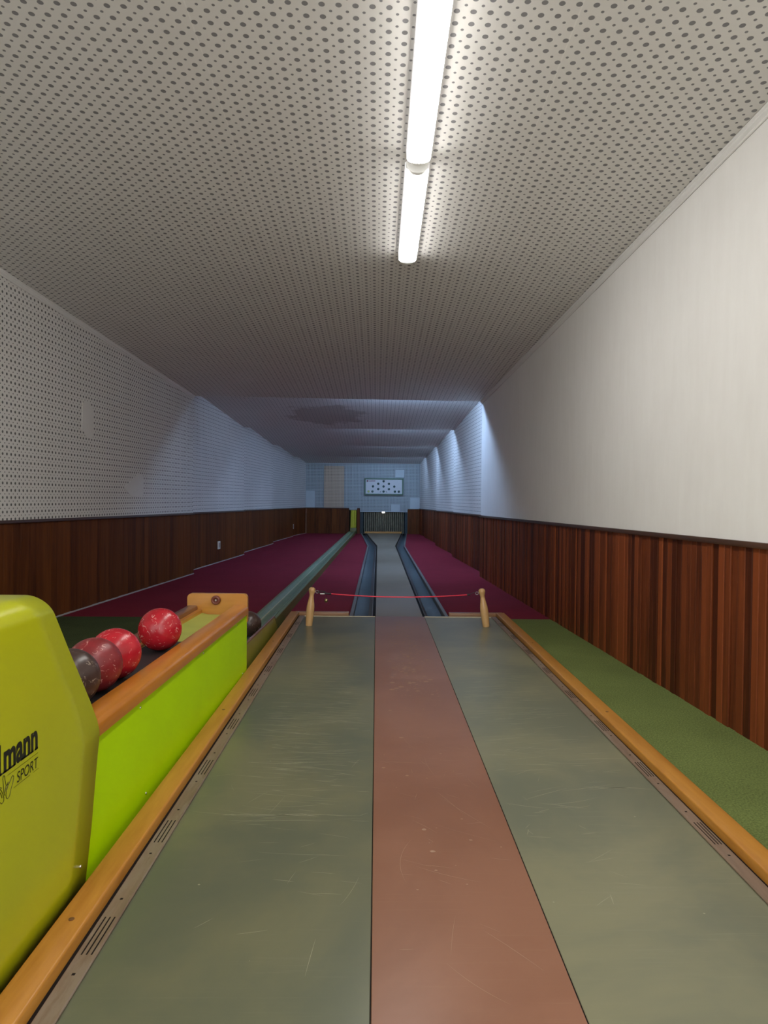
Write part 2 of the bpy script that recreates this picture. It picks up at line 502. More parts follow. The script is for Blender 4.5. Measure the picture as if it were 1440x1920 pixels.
# back wall with the pit opening and the chute opening
def back_wall():
    q = []
    y = 18.5
    def rect(x0, x1, z0, z1, mi=0, yy=y):
        p = [(x0, yy, z0), (x1, yy, z0), (x1, yy, z1), (x0, yy, z1)]
        q.append((p, [(a[0], a[2]) for a in p], mi))
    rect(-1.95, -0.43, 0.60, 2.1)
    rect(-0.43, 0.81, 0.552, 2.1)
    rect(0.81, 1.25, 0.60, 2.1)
    rect(-1.95, -0.71, -0.12, 0.60, 1)
    rect(-0.505, -0.43, -0.12, 0.60, 1)
    rect(0.81, 1.25, -0.12, 0.60, 1)
    # recesses
    for x0, x1, zt in ((-0.71, -0.505, 0.60), (-0.43, 0.81, 0.552)):
        for xx in (x0, x1):
            p = [(xx, y, -.12), (xx, y + .6, -.12), (xx, y + .6, zt), (xx, y, zt)]
            q.append((p, [(0, 0), (.6, 0), (.6, .6), (0, .6)], 2))
        rect(x0, x1, -.12, zt, 2, y + .6)
        p = [(x0, y, zt), (x1, y, zt), (x1, y + .6, zt), (x0, y + .6, zt)]
        q.append((p, [(0, 0)] * 4, 2))
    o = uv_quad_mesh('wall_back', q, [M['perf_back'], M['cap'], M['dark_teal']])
    tag(o, 'perforated end wall above the pin pit', 'wall', kind='structure')
back_wall()
box('floor', -3.2, 1.8, -1.0, 19.2, -0.12, -0.085, M['slab'])
tag(bpy.data.objects['floor'], 'bare floor slab under carpets and lane', 'floor', kind='structure')

# wainscot: upright boards, one structure object per wall section
trim_no = [0]
def wainscot(pa, pb, side, style, zfun, label, z0=FLOOR_Z):
    """pa/pb: (x,y) along the wall; boards stand on the room side (side=+1: room is to the right of pa->pb)"""
    trim_no[0] += 1
    nm = 'trim_%d' % trim_no[0]
    a, b = Vector((pa[0], pa[1], 0)), Vector((pb[0], pb[1], 0))
    L = (b - a).length
    d = (b - a) / L
    nrm = Vector((d.y, -d.x, 0)) * side
    bm = bmesh.new()
    s = 0.0
    while s < L - 1e-4:
        if style == 'ribbed':
            wd = random.choice([0.046, 0.048, 0.05, 0.05, 0.052, 0.09, 0.03])
            th = random.choice([0.010, 0.013, 0.013, 0.016])
            g = 0.0035
        else:
            wd = random.choice([0.095, 0.095, 0.10, 0.06, 0.14])
            th = random.choice([0.011, 0.012, 0.0125])
            g = 0.0015
        e = min(s + wd, L)
        if e - s > 2.5 * g:
            c = 0.003 if style == 'ribbed' else 0.0012
            prof = [(s + g / 2, 0), (s + g / 2, th - c), (s + g / 2 + c, th), (e - g / 2 - c, th), (e - g / 2, th - c), (e - g / 2, 0)]
            zt = zfun((a + d * s).y)
            st = [lambda p, q_, z=z0: a + d * p + nrm * q_ + Vector((0, 0, z)), lambda p, q_, z=zt: a + d * p + nrm * q_ + Vector((0, 0, z))]
            bm_prism(bm, prof, st)
        s = e
    o = from_bm(nm, bm, M['wains'] if style == 'ribbed' else M['wains_flat'])
    tag(o, label, 'wall panelling', kind='structure')
    # dark backing between the boards and the cap rail
    bm = bmesh.new()
    sts = []
    for k in (0, 1):
        p = a + d * (L * k)
        zt = zfun(p.y)
        sts.append(lambda u, vv, p=p, zt=zt: p + nrm * u + Vector((0, 0, zt + vv)))
    bm_prism(bm, [(-.004, -.012), (.026, -.012), (.028, -.004), (.022, .010), (-.004, .010)], sts)
    from_bm('cap_rail', bm, M['cap'], o, True)
    bm = bmesh.new()
    v = [bm.verts.new(a + nrm * .002 + Vector((0, 0, z0))), bm.verts.new(b + nrm * .002 + Vector((0, 0, z0))),
         bm.verts.new(b + nrm * .002 + Vector((0, 0, zfun(b.y)))), bm.verts.new(a + nrm * .002 + Vector((0, 0, zfun(a.y))))]
    bm.faces.new(v)
    from_bm('backing_board', bm, M['groove'], o)
    return o

nth = ['nearest to the camera', 'after the first step', 'after the second step', 'after the third step', 'next to the end wall']
for i in range(5):
    wainscot((RX[i][0], YS[i]), (RX[i][1], YS[i + 1]), -1, 'ribbed', wains_z, 'mahogany boards on the right wall, section ' + nth[i])
    wainscot((LX[i][0], YS[i]), (LX[i][1], YS[i + 1]), 1, 'flat', wains_z, 'smooth mahogany boards on the left wall, section ' + nth[i])
wainscot((-1.86, 18.5), (-0.71, 18.5), 1, 'flat', lambda y: 0.642, 'dark wooden boards on the end wall, left of the yellow chute')
wainscot((-0.505, 18.5), (-0.43, 18.5), 1, 'flat', lambda y: 0.642, 'narrow dark board between yellow chute and pin pit')
wainscot((0.81, 18.5), (1.14, 18.5), 1, 'flat', lambda y: 0.630, 'dark wooden boards on the end wall, right of the pin pit')

# cornices along the first ceiling section and skirting along the left wall
def cornice(n, side):
    XS = RX if side > 0 else LX
    k = 1 if side > 0 else 0
    bm = bmesh.new()
    bead = []
    prof = [(a * .7, b * .62) for a, b in [(0, 0), (0, -.052), (.008, -.056), (.014, -.050), (.012, -.042), (.016, -.036), (.026, -.030), (.030, -.020), (.028, -.012), (.036, -.008), (.040, 0)]]
    def st(tt):
        x = XS[0][0] * (1 - tt) + XS[0][1] * tt
        y = YS[0] * (1 - tt) + (YS[1] - .01) * tt
        z = CST[0][k] * (1 - tt) + LIP[0][k] * tt
        return lambda u, v: Vector((x - side * u, y, z + v))
    bm_prism(bm, prof, [st(0), st(1)])
    o = from_bm('trim_%d' % n, bm, M['white'], None, True)
    tag(o, 'white moulded cornice where ceiling meets the %s wall' % ('right' if side > 0 else 'left'), 'cornice', kind='structure')
cornice(20, 1)
cornice(21, -1)
bm = bmesh.new()
for i in range(5):
    sts = []
    for k in (0, 1):
        p = Vector((LX[i][k] + .0, YS[i + k], FLOOR_Z))
        sts.append(lambda u, v, p=p: p + Vector((u, 0, v)))
    bm_prism(bm, [(0, 0), (.016, 0), (.016, .008), (.010, .014), (0, .016)], sts)
tag(from_bm('baseboard_left', bm, M['skirt']), 'thin pale strip where carpet meets the left panelling', 'skirting', kind='structure')

# ------------------------------------------------------------------ carpets
def lerp(a, b, t_):
    return a + (b - a) * t_
def wall_x(XS, y, i):
    return lerp(XS[i][0], XS[i][1], (y - YS[i]) / (YS[i + 1] - YS[i]))
def poly_slab(name, outline, z0, z1, mat, label=None, cat=None, parent=None):
    bm = bmesh.new()
    f = bm.faces.new([bm.verts.new((x, y, z1)) for x, y in outline])
    r = bmesh.ops.extrude_face_region(bm, geom=[f])
    for vv in r['geom']:
        if isinstance(vv, bmesh.types.BMVert): vv.co.z = z0
    o = from_bm(name, bm, mat, parent)
    if label: tag(o, label, cat)
    return o

# lane geometry (edges of the narrow lane that opens out like scissors)
LY0, LY1, LY2 = 5.41, 13.55, 18.42
LANE = [(LY0, 0.0, 0.36), (LY1, 0.02, 0.362), (LY2, -0.25, 0.645)]
GW = {LY0: 1.0, LY1: 0.95, LY2: 0.72}        # gutter width factor
def kerb_out(y, side):
    for (a, l0, r0), (b, l1, r1) in zip(LANE[:-1], LANE[1:]):
        if a <= y <= b:
            t_ = (y - a) / (b - a)
            g = lerp(GW[a], GW[b], t_) * 0.203
            return lerp(l0, l1, t_) - g if side < 0 else lerp(r0, r1, t_) + g
def chan_x(y):
    return lerp(-0.785, -0.625, (y - 5.0) / 13.35)
CHW = 0.080

def outline_right():
    pts = [(kerb_out(y, 1), y) for y in (LY0 + .035, LY1, LY2)] + [(kerb_out(LY2, 1), 18.5)]
    for i in (4, 3, 2, 1):
        pts += [(RX[i][1], YS[i + 1]), (RX[i][0], YS[i])]
    pts += [(RX[0][1], YS[1]), (wall_x(RX, 5.445, 0), 5.445)]
    return pts
poly_slab('carpet', outline_right(), -.08, FLOOR_Z, M['red_carpet'], 'wine-red carpet between the right gutter and right wall', 'carpet')
pts = [(chan_x(y) + CHW, y) for y in (5.445, 18.5)] + [(kerb_out(LY2, -1), 18.5)] + [(kerb_out(y, -1), y) for y in (LY2, LY1, LY0 + .035)]
poly_slab('carpet', pts, -.08, FLOOR_Z, M['red_carpet'], 'narrow wine-red carpet strip between ball runway and left gutter', 'carpet')
pts = [(wall_x(LX, 5.43, 0), 5.43)]
for i in range(5):
    if i: pts.append((LX[i][0], YS[i]))
    pts.append((LX[i][1], YS[i + 1]))
pts += [(chan_x(18.5) - CHW, 18.5), (chan_x(5.43) - CHW, 5.43)]
poly_slab('carpet', pts, -.08, FLOOR_Z, M['red_carpet'], 'wide wine-red carpet between the left wall and ball runway', 'carpet')
pts = [(0.992, -.98), (1.592, -.98), (wall_x(RX, 5.445, 0), 5.445), (0.992, 5.445)]
poly_slab('carpet', pts, -.08, FLOOR_Z, M['green_carpet'], 'moss-green carpet strip along the right wall beside the approach', 'carpet')
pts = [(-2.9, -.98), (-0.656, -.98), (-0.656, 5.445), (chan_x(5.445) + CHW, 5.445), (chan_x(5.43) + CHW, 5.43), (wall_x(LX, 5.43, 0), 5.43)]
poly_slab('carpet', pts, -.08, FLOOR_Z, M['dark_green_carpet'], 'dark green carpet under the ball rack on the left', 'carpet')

# ------------------------------------------------------------------ approach
ap = empty('bowling_approach', (0.18, 2.0, -0.08), 'worn bowling approach of two grey-green panels beside a red-brown centre strip', 'bowling approach')
AO = (0.18, 2.0, -0.08)
def worn_panel(name, x0, x1, y1, z1, mats, scratches, spots):
    """a floor panel whose scratches and dents are thin raised flakes in the same mesh"""
    rnd = random.Random(name + str(x0))
    bm = bmesh.new()
    bm_box(bm, x0, x1, -.95, y1, -.08, z1, 0.001, 1)
    zz = z1 + .0003
    def inside(x, y): return x0 + .006 < x < x1 - .006 and -.9 < y < y1 - .03
    for (n, ya, yb, xa, xb, la, lb, amean, asd, wa, wb) in scratches:
        for _ in range(n):
            cx, cy = rnd.uniform(xa, xb), min(max(rnd.gauss((ya + yb) / 2, (yb - ya) / 4), ya), yb)
            ln = la + (lb - la) * rnd.random() ** 2
            a = rnd.gauss(amean, asd)
            k = rnd.gauss(0, 0.9)
            wd = rnd.uniform(wa, wb)
            L_pts = []
            for q in range(9):
                u = (q / 8 - .5) * ln
                px = cx + u * math.cos(a) - k * u * u * math.sin(a)
                py = cy + u * math.sin(a) + k * u * u * math.cos(a)
                L_pts.append((px, py, wd * (1 - (2 * q / 8 - 1) ** 2) + .00008))
            if not all(inside(px, py) for px, py, _ in L_pts): continue
            vs = []
            for px, py, h in L_pts:
                vs.append((bm.verts.new((px + math.sin(a) * h, py - math.cos(a) * h, zz)), bm.verts.new((px - math.sin(a) * h, py + math.cos(a) * h, zz))))
            for A, B in zip(vs[:-1], vs[1:]):
                bm.faces.new((A[0], B[0], B[1], A[1])).material_index = 1
    for (n, ya, yb, xa, xb, ra, rb) in spots:
        for _ in range(n):
            cx = min(max(rnd.gauss((xa + xb) / 2, (xb - xa) / 4), xa), xb)
            cy, r = rnd.uniform(ya, yb), ra + (rb - ra) * rnd.random() ** 2
            if not inside(cx - r, cy) or not inside(cx + r, cy): continue
            ph = rnd.random()
            f = bm.faces.new([bm.verts.new((cx + r * rnd.uniform(.8, 1.1) * math.cos(t_ / 9 * 2 * math.pi + ph), cy + .8 * r * rnd.uniform(.8, 1.1) * math.sin(t_ / 9 * 2 * math.pi + ph), zz)) for t_ in range(9)])
            f.material_index = 1
    return from_bm(name, bm, mats, ap, False, AO)
worn_panel('grey_green_panel', -0.585, -0.0045, 5.40, 0, [M['lino'], M['scratch']],
           [(420, 2.0, 4.5, -.42, -.01, .04, .32, -.10, .10, .0003, .0014), (110, 1.6, 3.0, -.34, -.02, .05, .24, -.06, .14, .0002, .0007), (14, 1.1, 3.0, -.5, -.02, .03, .16, .9, .5, .0002, .0006), (7, 1.0, 2.4, -.45, -.03, .05, .14, 1.5, .25, .0002, .0005)],
           [(14, 1.1, 4.0, -.5, -.05, .001, .004)])
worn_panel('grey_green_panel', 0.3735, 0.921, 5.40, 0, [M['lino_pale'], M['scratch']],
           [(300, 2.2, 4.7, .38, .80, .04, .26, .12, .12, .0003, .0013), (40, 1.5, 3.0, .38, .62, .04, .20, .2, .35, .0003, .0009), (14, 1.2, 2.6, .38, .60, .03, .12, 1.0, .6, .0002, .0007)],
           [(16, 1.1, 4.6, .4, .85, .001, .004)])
worn_panel('centre_strip', -0.002, 0.371, 5.405, 0.0005, [M['lino_red'], M['scratch_red']],
           [(70, 1.4, 4.2, .0, .36, .03, .18, -.35, .4, .0002, .0006), (20, 1.2, 2.6, .02, .34, .05, .25, -1.0, .4, .0002, .0006), (220, 3.3, 5.2, .09, .30, .008, .03, .05, .3, .0006, .0022)],
           [(34, 1.6, 3.4, .03, .33, .002, .0085), (260, 3.2, 5.2, .08, .29, .003, .014)])['label'] = 'red-brown scratched centre strip'
box('joint_filler', -0.0045, 0.3735, -.95, 5.39, -.08, -0.001, M['groove'], ap, 0, 1, AO)
for x0, x1 in ((-0.563, -0.004), (0.372, 0.915)):
    box('metal_edge_strip', x0, x1, 5.387, 5.403, -.001, 0.0035, M['cream'], ap, 0.001, 1, AO)['label'] = 'thin cream metal edge strip'

def edge_board(x_out, x_in, xb0, xb1, label):
    cx = (x_out + xb1) / 2
    off = (cx, 2.0, -0.08)
    r = empty('edge_board', off, label, 'edge board')
    sgn = 1 if x_in > x_out else -1
    bm = bmesh.new()
    a, b = min(x_out, x_in), max(x_out, x_in)
    bm_box(bm, a, b, -.95, 5.44, -.08, 0.030, 0.006, 3)
    from_bm('board', bm, M['kerb'], r, True, off)
    a, b = min(x_in, xb0), max(x_in, xb0)
    box('groove', a, b, -.95, 5.42, 0.0002, 0.0015, M['groove'], r, 0, 1, off)
    bm = bmesh.new()
    a, b = min(xb0, xb1), max(xb0, xb1)
    bm_box(bm, a, b, -.95, 5.385, 0.0002, 0.007, 0.002, 1)
    y = 0.92
    while y < 5.0:        # groups of three milled slots
        for k in range(3):
            xc = a + (b - a) * (0.28 + 0.24 * k)
            bm_box(bm, xc - .0014, xc + .0014, y, y + .125, 0.004, 0.0073, 0, 1, 1)
        for dy in (-.06, .19):
            bm_box(bm, (a + b) / 2 - .003, (a + b) / 2 + .003, y + dy, y + dy + .006, 0.004, 0.0073, 0, 1, 1)
        y += 0.452
    from_bm('slotted_batten', bm, [M['batten'], M['groove']], r, False, off)
    # plugged screw holes in the board
    for yy in (1.45, 2.9, 4.3):
        bm = bmesh.new()
        lathe(bm, [(0.006, 0.0), (0.006, 0.0012), (0.0, 0.0014)], 16, Matrix.Translation(((x_out + x_in) / 2, yy, 0.0298)))
        from_bm('screw_plug', bm, M['dark_oak'], r, True, off)
edge_board(-0.652, -0.588, -0.579, -0.538, 'orange varnished edge board with slotted batten, between approach and ball rack')
edge_board(0.990, 0.924, 0.916, 0.880, 'orange varnished edge board with slotted batten, beside the right green carpet')
o = box('cross_batten', -0.622, -0.206, 5.447, 5.505, FLOOR_Z, 0.022, M['crossbar'], None, 0.004, 2)
tag(o, 'low brown wooden batten behind the foul line, left of the gutters', 'batten')
o = box('cross_batten', 0.566, 0.985, 5.447, 5.505, FLOOR_Z, 0.022, M['crossbar'], None, 0.004, 2)
tag(o, 'low brown wooden batten behind the foul line, right of the gutters', 'batten')

# ------------------------------------------------------------------ lane and gutters
pts = [(l, y) for y, l, r in LANE] + [(r, y) for y, l, r in LANE[::-1]]
poly_slab('bowling_lane', pts, -.08, -0.001, M['lane'], 'long grey bowling lane that widens towards the pin pit', 'bowling lane')
def gutter(side, label):
    off = (0.18 + side * 0.3, 9.0, -0.08)
    r = empty('gutter', off, label, 'gutter')
    stations = [(LY0, LANE[0], 1.0), (LY1, LANE[1], 0.95), (LY2, LANE[2], 0.72), (18.5, LANE[2], 0.72)]
    def sweep(prof, closed):
        sts = []
        for y, (yy, l, rr), g in stations:
            e = l if side < 0 else rr
            sts.append(lambda u, v, y=y, e=e, g=g: Vector((e + side * u * g, y, v)))
        bm = bmesh.new()
        bm_prism(bm, prof, sts, closed)
        return bm
    from_bm('channel', sweep([(.060, -.070), (.060, -.046), (.085, -.052), (.118, -.054), (.150, -.050), (.172, -.040), (.172, -.070)], True), M['gutter'], r, True, off)
    from_bm('lip', sweep([(.024, -.070), (.024, -.016), (.030, -.012), (.060, -.044), (.060, -.070)], True), M['gutslope'], r, False, off)
    from_bm('gap_strip', sweep([(.001, -.070), (.001, -.030), (.0235, -.030), (.0235, -.070)], True), M['groove'], r, False, off)
    from_bm('kerb', sweep([(.172, -.079), (.172, -.004), (.176, 0), (.199, 0), (.203, -.004), (.203, -.079)], True), M['kerbgrey'], r, False, off)
gutter(-1, 'blue-grey gutter on the left edge of the lane')
gutter(1, 'blue-grey gutter on the right edge of the lane')

# ------------------------------------------------------------------ ball runway (return channel)
ro = (-0.70, 11.0, -0.08)
rw = empty('ball_runway', ro, 'long grey-green ball runway from the pin pit to the rack', 'ball runway')
def chan_st(y):
    return lambda u, v: Vector((chan_x(y) + u, y, v))
sts = [chan_st(y) for y in (3.64, 8, 13, 18.46)]
w_ = CHW
bm = bmesh.new()
prof = [(-w_, .052), (-w_ + .016, .054), (-w_ + .024, .046), (-.022, .022), (-.018, .026), (.018, .026), (.022, .022), (w_ - .024, .046), (w_ - .016, .054), (w_, .052), (w_, .040), (-w_, .040)]
prof = [(-w_, .052), (-w_ + .014, .054), (-w_ + .02, .044), (-.03, .024), (0, .020), (.03, .024), (w_ - .02, .044), (w_ - .014, .054), (w_, .052), (w_, .0), (-w_, .0)]
bm_prism(bm, prof, sts)
from_bm('trough', bm, M['green_channel'], rw, True, ro)
for u in (-.034, .034):
    bm = bmesh.new()
    bm_prism(bm, [(u - .004, .022), (u - .004, .030), (u, .034), (u + .004, .030), (u + .004, .022)], sts)
    from_bm('ridge', bm, M['ridge'] if u < 0 else M['green_channel'], rw, True, ro)
for sd in (-1, 1):
    bm = bmesh.new()
    bm_prism(bm, [(sd * w_, .052), (sd * (w_ + .008), .052), (sd * (w_ + .008), -.08), (sd * w_, -.08)], [chan_st(y) for y in (4.72 if sd > 0 else 3.70, 18.46)])
    from_bm('side_wall', bm, M['channel_side'], rw, False, ro)
# end guard plate of the runway with its S-shaped corner
go = (-0.69, 4.2, -0.03)
prof = [(3.66, -.0195), (4.93, -.0195), (4.925, 0.0), (4.895, .022), (4.855, .040), (4.835, .062), (4.815, .082), (4.785, .092), (4.75, .096), (3.66, .126)]
gp = empty('guard_plate', go, 'olive green guard plate at the end of the ball runway', 'guard plate')
bm = bmesh.new()
bm_prism(bm, prof, [lambda a, b: Vector((-0.690, a, b)), lambda a, b: Vector((-0.682, a, b))])
from_bm('plate', bm, M['olive'], gp, False, go)
bm = bmesh.new()
cp = [(3.66, .126), (4.75, .096), (4.785, .092), (4.815, .082), (4.835, .062)]
rings = []
for (a, b) in cp:
    rings.append([bm.verts.new((x, a, b + dz)) for x, dz in ((-.692, -.004), (-.692, .006), (-.690, .010), (-.684, .010), (-.681, .006), (-.681, -.004))])
for i in range(len(rings) - 1):
    for k in range(6):
        bm.faces.new((rings[i][k], rings[i][(k + 1) % 6], rings[i + 1][(k + 1) % 6], rings[i + 1][k]))
bm.faces.new(rings[0][::-1]); bm.faces.new(rings[-1])
from_bm('edge_cap', bm, M['dark_oak'], gp, False, go)
for a, b in ((3.72, .015), (3.72, .10), (4.1, .012), (4.25, .093), (4.5, .010), (4.70, .080), (4.88, .006)):
    bm = bmesh.new()
    lathe(bm, [(.0065, 0), (.006, .002), (.003, .0035), (0, .004)], 12, Matrix.Translation((-.684, a, b)) @ Matrix.Rotation(math.pi / 2, 4, 'Y'))
    from_bm('screw', bm, M['steel'], gp, True, go)

# ------------------------------------------------------------------ ball rack (local frame, axis along y)
RK = Vector((-0.818, 2.6, FLOOR_Z))          # centre line at y = 2.6
RKA = -0.016
rk = empty('ball_rack', RK, 'lime green ball rack with orange wooden rails beside the approach', 'ball rack', RKA)
def L_(y): return y - 2.6
z_ = lambda z: z - FLOOR_Z
def rail(x0, x1, nm, mat):
    bm = bmesh.new()
    a, b = L_(1.60), L_(3.592)
    prof = [(x0, .312), (x1, .312), (x1, .334), (x1 - .004, .346), (x1 - .012, .352), (x0 + .008, .352), (x0 + .002, .349), (x0, .344)]
    if x0 < 0:
        prof = [(-p, q_) for p, q_ in prof]
        prof = [(p + (x0 + x1), q_) for p, q_ in prof]
    bm_prism(bm, prof, [lambda u, v: Vector((u, a, z_(v))), lambda u, v: Vector((u, b, z_(v)))])
    return from_bm(nm, bm, mat, rk, True)
rail(.077, .158, 'rail', M['oak'])
rail(-.158, -.100, 'rail', M['dark_oak'])['label'] = 'rail with its shade put into a darker wood colour'  # rail lies in shade, put in here as a darker wood colour
box('ledge', -.100, -.077, L_(1.60), L_(3.592), z_(.300), z_(.332), M['oak'], rk, 0.002, 1)
box('side_panel', .136, .149, L_(1.60), L_(3.600), z_(-.02), z_(.312), M['lime'], rk, 0.001, 1)['label'] = 'lime green side panel'
box('side_panel', -.149, -.136, L_(1.60), L_(3.600), z_(-.02), z_(.312), M['lime'], rk, 0.001, 1)
bm = bmesh.new()
for (xa, za), (xb, zb) in (((-.077, 0), (-.04, -.012)), ((-.04, -.012), (.04, -.012)), ((.04, -.012), (.077, 0))):
    pass
prof = [(-.078, .310), (-.045, .3035), (0, .302), (.045, .3035), (.078, .310), (.078, .285), (-.078, .285)]
bm_prism(bm, prof, [lambda u, v: Vector((u, L_(1.60), z_(v + .024))), lambda u, v: Vector((u, L_(3.592), z_(v + .004)))])
from_bm('trough', bm, M['trough'], rk, True)
# rubber-lined bed where the balls queue
bm = bmesh.new()
prof = [(-.072, .3105), (-.045, .3055), (0, .304), (.045, .3055), (.072, .3105), (.072, .3095), (.045, .3045), (0, .303), (-.045, .3045), (-.072, .3095)]
bm_prism(bm, prof, [lambda u, v: Vector((u, L_(1.60), z_(v + .0245))), lambda u, v: Vector((u, L_(2.86), z_(v + .0245 - .02 * 1.26 / 1.992)))])
from_bm('bed_mat', bm, M['rubber'], rk, True)['label'] = 'black rubber mat under the balls'
# end board with rounded upper corners
bm = bmesh.new()
pr = []
x0, x1, z0, z1, rr = -.152, .152, .270, .412, .022
pr += [(x0, z0), (x1, z0)]
for k in range(7):
    a = k / 6 * math.pi / 2
    pr.append((x1 - rr + rr * math.cos(a), z1 - rr + rr * math.sin(a)))
for k in range(7):
    a = math.pi / 2 + k / 6 * math.pi / 2
    pr.append((x0 + rr + rr * math.cos(a), z1 - rr + rr * math.sin(a)))
bm_prism(bm, pr, [lambda u, v: Vector((u, L_(3.592), z_(v))), lambda u, v: Vector((u, L_(3.620), z_(v)))])
bmesh.ops.bevel(bm, geom=[e for e in bm.edges if len(e.link_faces) == 2 and e.calc_face_angle(0) > 1.2], offset=.003, segments=2, affect='EDGES')
from_bm('end_board', bm, M['oak_x'], rk, True)
# bumper: ribbed rubber disc with a hollow and screw
bm = bmesh.new()
mx = Matrix.Translation((-.005, L_(3.592), z_(.380))) @ Matrix.Rotation(math.pi / 2, 4, 'X')
lathe(bm, [(.022, 0), (.0235, .004), (.0225, .008), (.0235, .012), (.021, .018), (.016, .020), (.011, .018), (.008, .010), (0, .009)], 32, mx)
bp = from_bm('bumper', bm, M['bumper'], rk, True)
bm = bmesh.new()
lathe(bm, [(.004, .009), (.0035, .012), (0, .0125)], 12, mx)
from_bm('screw', bm, M['steel'], bp, True)
for (yy, zz) in ((2.05, .29), (2.75, .296), (3.35, .296), (3.50, .03), (2.1, .02)):
    bm = bmesh.new()
    lathe(bm, [(.004, 0), (.0035, .0015), (0, .002)], 10, Matrix.Translation((.149, L_(yy), z_(zz))) @ Matrix.Rotation(math.pi / 2, 4, 'Y'))
    from_bm('screw', bm, M['steel'], rk, True)

# ------------------------------------------------------------------ balls
def rack_pt(y, z, dx=0):
    p = Vector((dx, y - 2.6, 0))
    p.rotate(Matrix.Rotation(RKA, 3, 'Z'))
    return Vector((RK.x + p.x, RK.y + p.y, z))
def trough_z(y):
    return .304 + .0245 - .02 * (y - 1.6) / 1.992
def ball(loc, mat, label, rot):
    bm = bmesh.new()
    bmesh.ops.create_uvsphere(bm, u_segments=64, v_segments=40, radius=.08)
    o = from_bm('bowling_ball', bm, mat, None, 'all')
    o.location = loc
    o.rotation_euler = rot
    return tag(o, label, 'bowling ball', 'balls on the left')
M['b_red'] = ball_mat('scuffed_bright_red_ball', (0.42, 0.012, 0.022), (0.85, 0.5, 0.45))
M['b_maroon'] = ball_mat('scuffed_maroon_ball', (0.22, 0.018, 0.022), (0.75, 0.42, 0.36), 0.36)
M['b_dark'] = ball_mat('scuffed_dark_brown_ball', (0.055, 0.030, 0.024), (0.45, 0.36, 0.28), 0.30)
for y, m, lab, rot in ((2.69, 'b_red', 'bright red ball lying alone in the rack, farthest from the hood', (0.4, 1.1, 0.3)),
                       (2.246, 'b_red', 'red ball in the rack partly hidden by the maroon ball', (2.0, 0.3, 1.1)),
                       (2.085, 'b_maroon', 'maroon ball in the rack between the red and dark balls', (0.9, 2.2, 0.5)),
                       (1.924, 'b_dark', 'dark brown ball half hidden behind the yellow-green hood', (0.2, 0.6, 2.0))):
    ball(rack_pt(y, trough_z(y) + .0803), M[m], lab, rot)
ball((-.797, 4.45, .106), M['b_dark'], 'dark brown ball on the runway just behind the rack end board', (1.4, 0.2, 0.9))

# ------------------------------------------------------------------ ball lift hood
hx = -0.668
ho = (-0.84, 1.2, FLOOR_Z)
hd = empty('ball_lift_hood', ho, 'yellow-green sheet hood with black lettering at the near end of the ball rack', 'ball lift hood')
k_ = hx / -0.70
edge = [(-.02, 1.630), (.056, 1.747 * k_), (.203, 1.780 * k_), (.295, 1.804 * k_), (.319, 1.799 * k_), (.410, 1.734 * k_), (.546, 1.625 * k_), (.640, 1.553 * k_), (.71, 1.50 * k_)]
edge = [(.9 + (z - .9) * k_ if z > 0 else z, y) for z, y in edge]
def far_y(z):
    for (za, ya), (zb, yb) in zip(edge[:-1], edge[1:]):
        if z <= zb:
            t_ = (z - za) / (zb - za)
            return lerp(ya, yb, t_)
    return edge[-1][1]
ZT, rr = .698, .045
sec = []
for z in [-.02, .05, .12, .2, .26, .29, .31, .322, .335, .36, .42, .5, .56, .61]:
    sec.append((hx, z))
for k in range(0, 13):
    a = k / 12 * math.pi / 2
    sec.append((hx - rr + rr * math.cos(a), ZT - rr + rr * math.sin(a)))
hxl = -1.015
for k in range(0, 9):
    a = math.pi / 2 + k / 8 * math.pi / 2
    sec.append((hxl + rr + rr * math.cos(a), ZT - rr + rr * math.sin(a)))
for z in (.56, .42, .335, .31, .2, -.02):
    sec.append((hxl, z))
bm = bmesh.new()
rows = []
for x, z in sec:
    yf = far_y(z)
    rows.append([bm.verts.new((x, lerp(0.62, yf, s_), z)) for s_ in (0, .35, .7, .9, 1.0)])
for i in range(len(rows) - 1):
    for j in range(4):
        bm.faces.new((rows[i][j], rows[i][j + 1], rows[i + 1][j + 1], rows[i + 1][j]))
bm.faces.new([r_[0] for r_ in rows])
sh = from_bm('shell', bm, M['hood'], hd, True, ho)
md = sh.modifiers.new('thickness', 'SOLIDIFY')
md.thickness = 0.004
md.offset = -1
# lettering on the side sheet
def flat_text(name, body, y0, z0, height, width, mat, parent, bold=0.0, shear=0.0, x=hx + .0006, depth=.0006, cap=True):
    cu = bpy.data.curves.new(name, 'FONT')
    cu.body = body
    cu.size = 1.0
    cu.offset = bold
    cu.shear = shear
    cu.extrude = 0.0
    tmp = bpy.data.objects.new('tmp', cu)
    C.objects.link(tmp)
    dg = bpy.context.evaluated_depsgraph_get()
    me = bpy.data.meshes.new_from_object(tmp.evaluated_get(dg))
    bpy.data.objects.remove(tmp)
    xs = [v.co.x for v in me.vertices]
    ys = [v.co.y for v in me.vertices]
    mn, mxx, mny, mxy = min(xs), max(xs), min(ys), max(ys)
    for v in me.vertices:
        v.co = Vector((x, y0 + (v.co.x - mn) / (mxx - mn) * width, z0 + (v.co.y - mny) / (mxy - mny) * height))
    me.name = name
    return link(name, me, mat, parent, False, ho)
def tz(z): return .9 + (z - .9) * k_
lt = flat_text('lettering', 'mann', 1.338 * k_, tz(.3745), .041 * k_, .134 * k_, M['black_print'], hd, 0.035)
def flat_rect(bm, y0, y1, z0, z1, x=hx + .0006, o_=(0, 0, 0)):
    bm.faces.new([bm.verts.new((x - o_[0], y - o_[1], z - o_[2])) for y, z in ((y0, z0), (y1, z0), (y1, z1), (y0, z1))])
bm = bmesh.new()
bm.from_mesh(lt.data)
